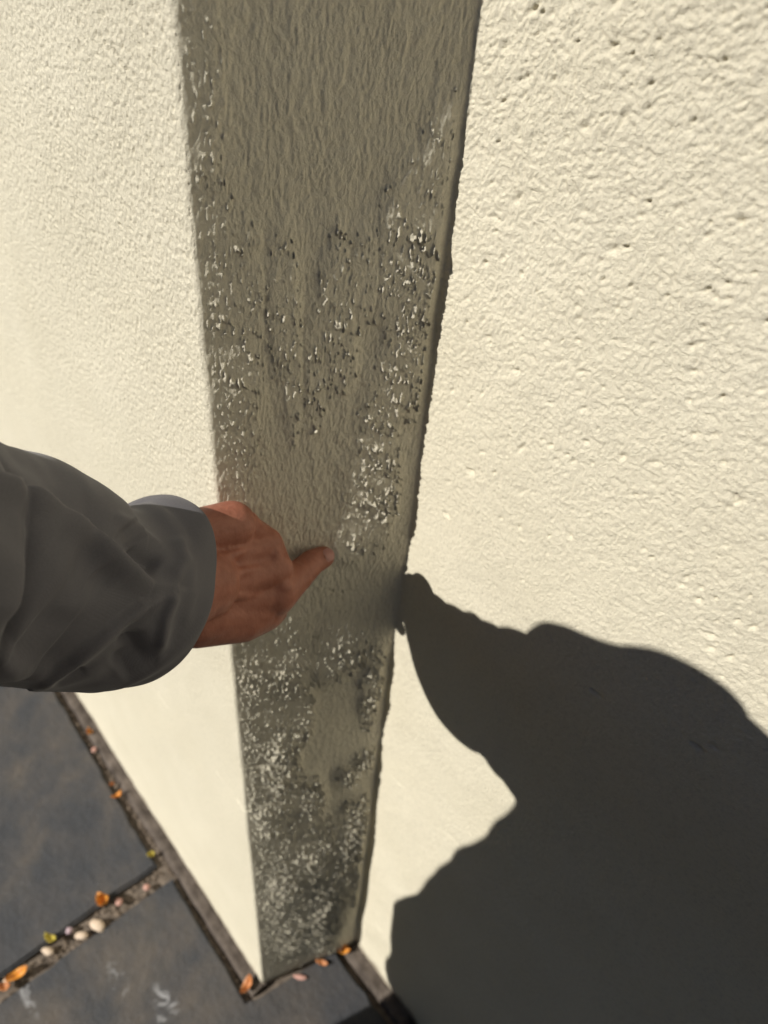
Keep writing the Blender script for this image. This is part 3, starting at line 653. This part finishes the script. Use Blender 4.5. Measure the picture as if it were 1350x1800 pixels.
for pts, wd, amp, asym in [
        ([(-80, 820), (60, 860), (150, 930), (215, 985), (262, 1022), (300, 1030)], 19, .0075, .55),
        ([(300, 1030), (322, 985), (318, 930)], 11, .0034, 0), ([(300, 1035), (285, 1090), (278, 1150)], 11, .0042, -.3),
        ([(60, 1205), (120, 1165), (190, 1105), (245, 1062), (290, 1045)], 12, .0062, .6),
        ([(-60, 1130), (20, 1170), (70, 1185), (100, 1196)], 22, .0040, 0),
        ([(80, 900), (110, 1000), (125, 1100)], 38, .0035, 0), ([(-60, 900), (10, 1000), (20, 1100)], 45, .004, .3),
        ([(235, 960), (262, 985), (285, 1000)], 18, -.0085, 0), ([(225, 920), (250, 950)], 26, -.0045, 0),
        ([(170, 1000), (200, 1030)], 34, -.0030, 0), ([(225, 1110), (240, 1150), (200, 1180)], 22, -.0085, 0),
        ([(150, 1170), (90, 1200)], 12, -.003, 0), ([(330, 960), (338, 1040), (322, 1110)], 12, .0016, 0), ([(200, 905), (262, 925), (290, 960)], 12, .0025, 0)]:
    disp += stroke(pts, wd, amp, asym)*face
tt_ = np.linspace(0, 1, NTT)[:, None]; thh = np.linspace(0, 2*math.pi, NS, endpoint=False)[None, :]
cthx, cthy = np.cos(thh)+0*tt_, np.sin(thh)+0*tt_
fold = fbm(tt_*16+cthx*1.3, cthy*1.5+tt_*3, 2, 100)
disp += .0050*fold*sst(.62, .35, tt_)+.0012*fold*sst(.5, .7, tt_)
scal = np.abs(np.sin(math.pi*(tt_*9.5+.25+.10*np.sin(thh+1))))**.8
disp += .0105*(scal-.7)*sst(.47, .36, tt_)
topside = sst(.15, .9, -np.cos(thh))
disp += topside*(.0095*sst(.80, .88, tt_)-.0170*sst(.89, .985, tt_)-.007*sst(.15, .3, tt_)*sst(.55, .45, tt_)-.0075*np.exp(-((tt_-.74)/.05)**2)-.004*sst(.45, .6, tt_)*sst(.8, .7, tt_))
disp += .004*np.exp(-((tt_-.97)/.012)**2)*.25
sv = sv+nvv*disp[..., None]
# cuff: slanted edge with a wavy hem, turned inside
tg_end = nrmz(cen[-1]-cen[-3])
slope = np.zeros(NS)-.018+.006*np.sin(thh[0]*2+1)+.0015*np.sin(thh[0]*9)
kk = sst(.86, 1.0, tt_)[..., None]
sv = sv+kk*tg_end*slope[None, :, None]
cbot = .5*(1+np.cos(thh[0]))                                         # 1 at the lower side of the picture
sv = sv-(kk*tg_end)*(.010*(cbot**2))[None, :, None]
rows = [sv[i] for i in range(NTT)]
cc = sv[-1].mean(0)
for (ins, back) in ((.0012, -.0012), (.0030, .0006), (.0042, .006), (.0048, .020), (.0060, .05), (.0075, .09)):
    inw = cc-sv[-1]; inw = inw/np.linalg.norm(inw, axis=1)[:, None]; rows.append(sv[-1]+inw*ins-tg_end*back)
rows = np.array(rows); cap_r = NTT
closed = np.concatenate([rows, rows[:, :1]], 1)
sm = grid_mesh('sleeve', closed[:NTT-1], flip=False)
def weld(me):
    b = bmesh.new(); b.from_mesh(me); bmesh.ops.remove_doubles(b, verts=b.verts[:], dist=1e-5); bmesh.ops.recalc_face_normals(b, faces=b.faces[:]); b.to_mesh(me); b.free(); return me
sleeve = pmesh('sleeve', weld(sm), M_jk, jacket); sleeve['label'] = 'loose left sleeve creased in diagonal folds'
pmesh('hem', weld(grid_mesh('hem', closed[NTT-2:NTT+3])), M_hem, sleeve)
lin = pmesh('sleeve_lining', weld(grid_mesh('sleeve_lining', closed[NTT+2:])), M_jk, jacket)
# stitched hem band just behind the cuff edge
st_b = bmesh.new(); row = sv[NTT-2]; nr = nvv[NTT-2]
for k in range(0, NS, 9):
    k2 = (k+random.randint(3, 6)) % NS; a_ = row[k]+nr[k]*.0001; b_ = row[k2]+nr[k2]*.0001; capsule(st_b, a_, b_, .0005, .0009, 6)
m_ = bpy.data.meshes.new('hem_stitching'); st_b.to_mesh(m_); st_b.free(); o_ = pmesh('hem_stitching', m_, mottled('thread', (.03, .03, .032), (.05, .05, .055), 50), sleeve)

# phone in the right hand; the picture is taken through its lens
phone = empty('phone', tuple(pc)); tag(phone, 'black smartphone held up in the right hand in front of the wall', 'phone')
def slab_ph(name, w_, h_, t_, off, bev, mat):
    b = bmesh.new(); bmesh.ops.create_cube(b, size=1)
    for v in b.verts: v.co = Vector((v.co.x*w_, v.co.y*h_, v.co.z*t_))
    bmesh.ops.bevel(b, geom=b.edges[:], offset=bev, segments=3, affect='EDGES')
    mm = Matrix(((RGT[0], -DWN[0], -FWD[0]), (RGT[1], -DWN[1], -FWD[1]), (RGT[2], -DWN[2], -FWD[2]))).to_4x4()
    b.transform(Matrix.Translation(tuple(off)) @ mm); m_ = bpy.data.meshes.new(name); b.to_mesh(m_); b.free(); return link(name, m_, mat, phone)
slab_ph('phone_body', .071, .147, .0078, (0, 0, 0), .003, M_ph)
slab_ph('camera_bump', .034, .034, .003, RGT*.016-DWN*.052+FWD*.005, .0012, M_ph)
scr = NT('screen_glass', .08, .5); scr.color((.01, .01, .012)); slab_ph('screen', .066, .142, .0006, -FWD*.0042, .0002, scr.m)
bpy.context.view_layer.update()
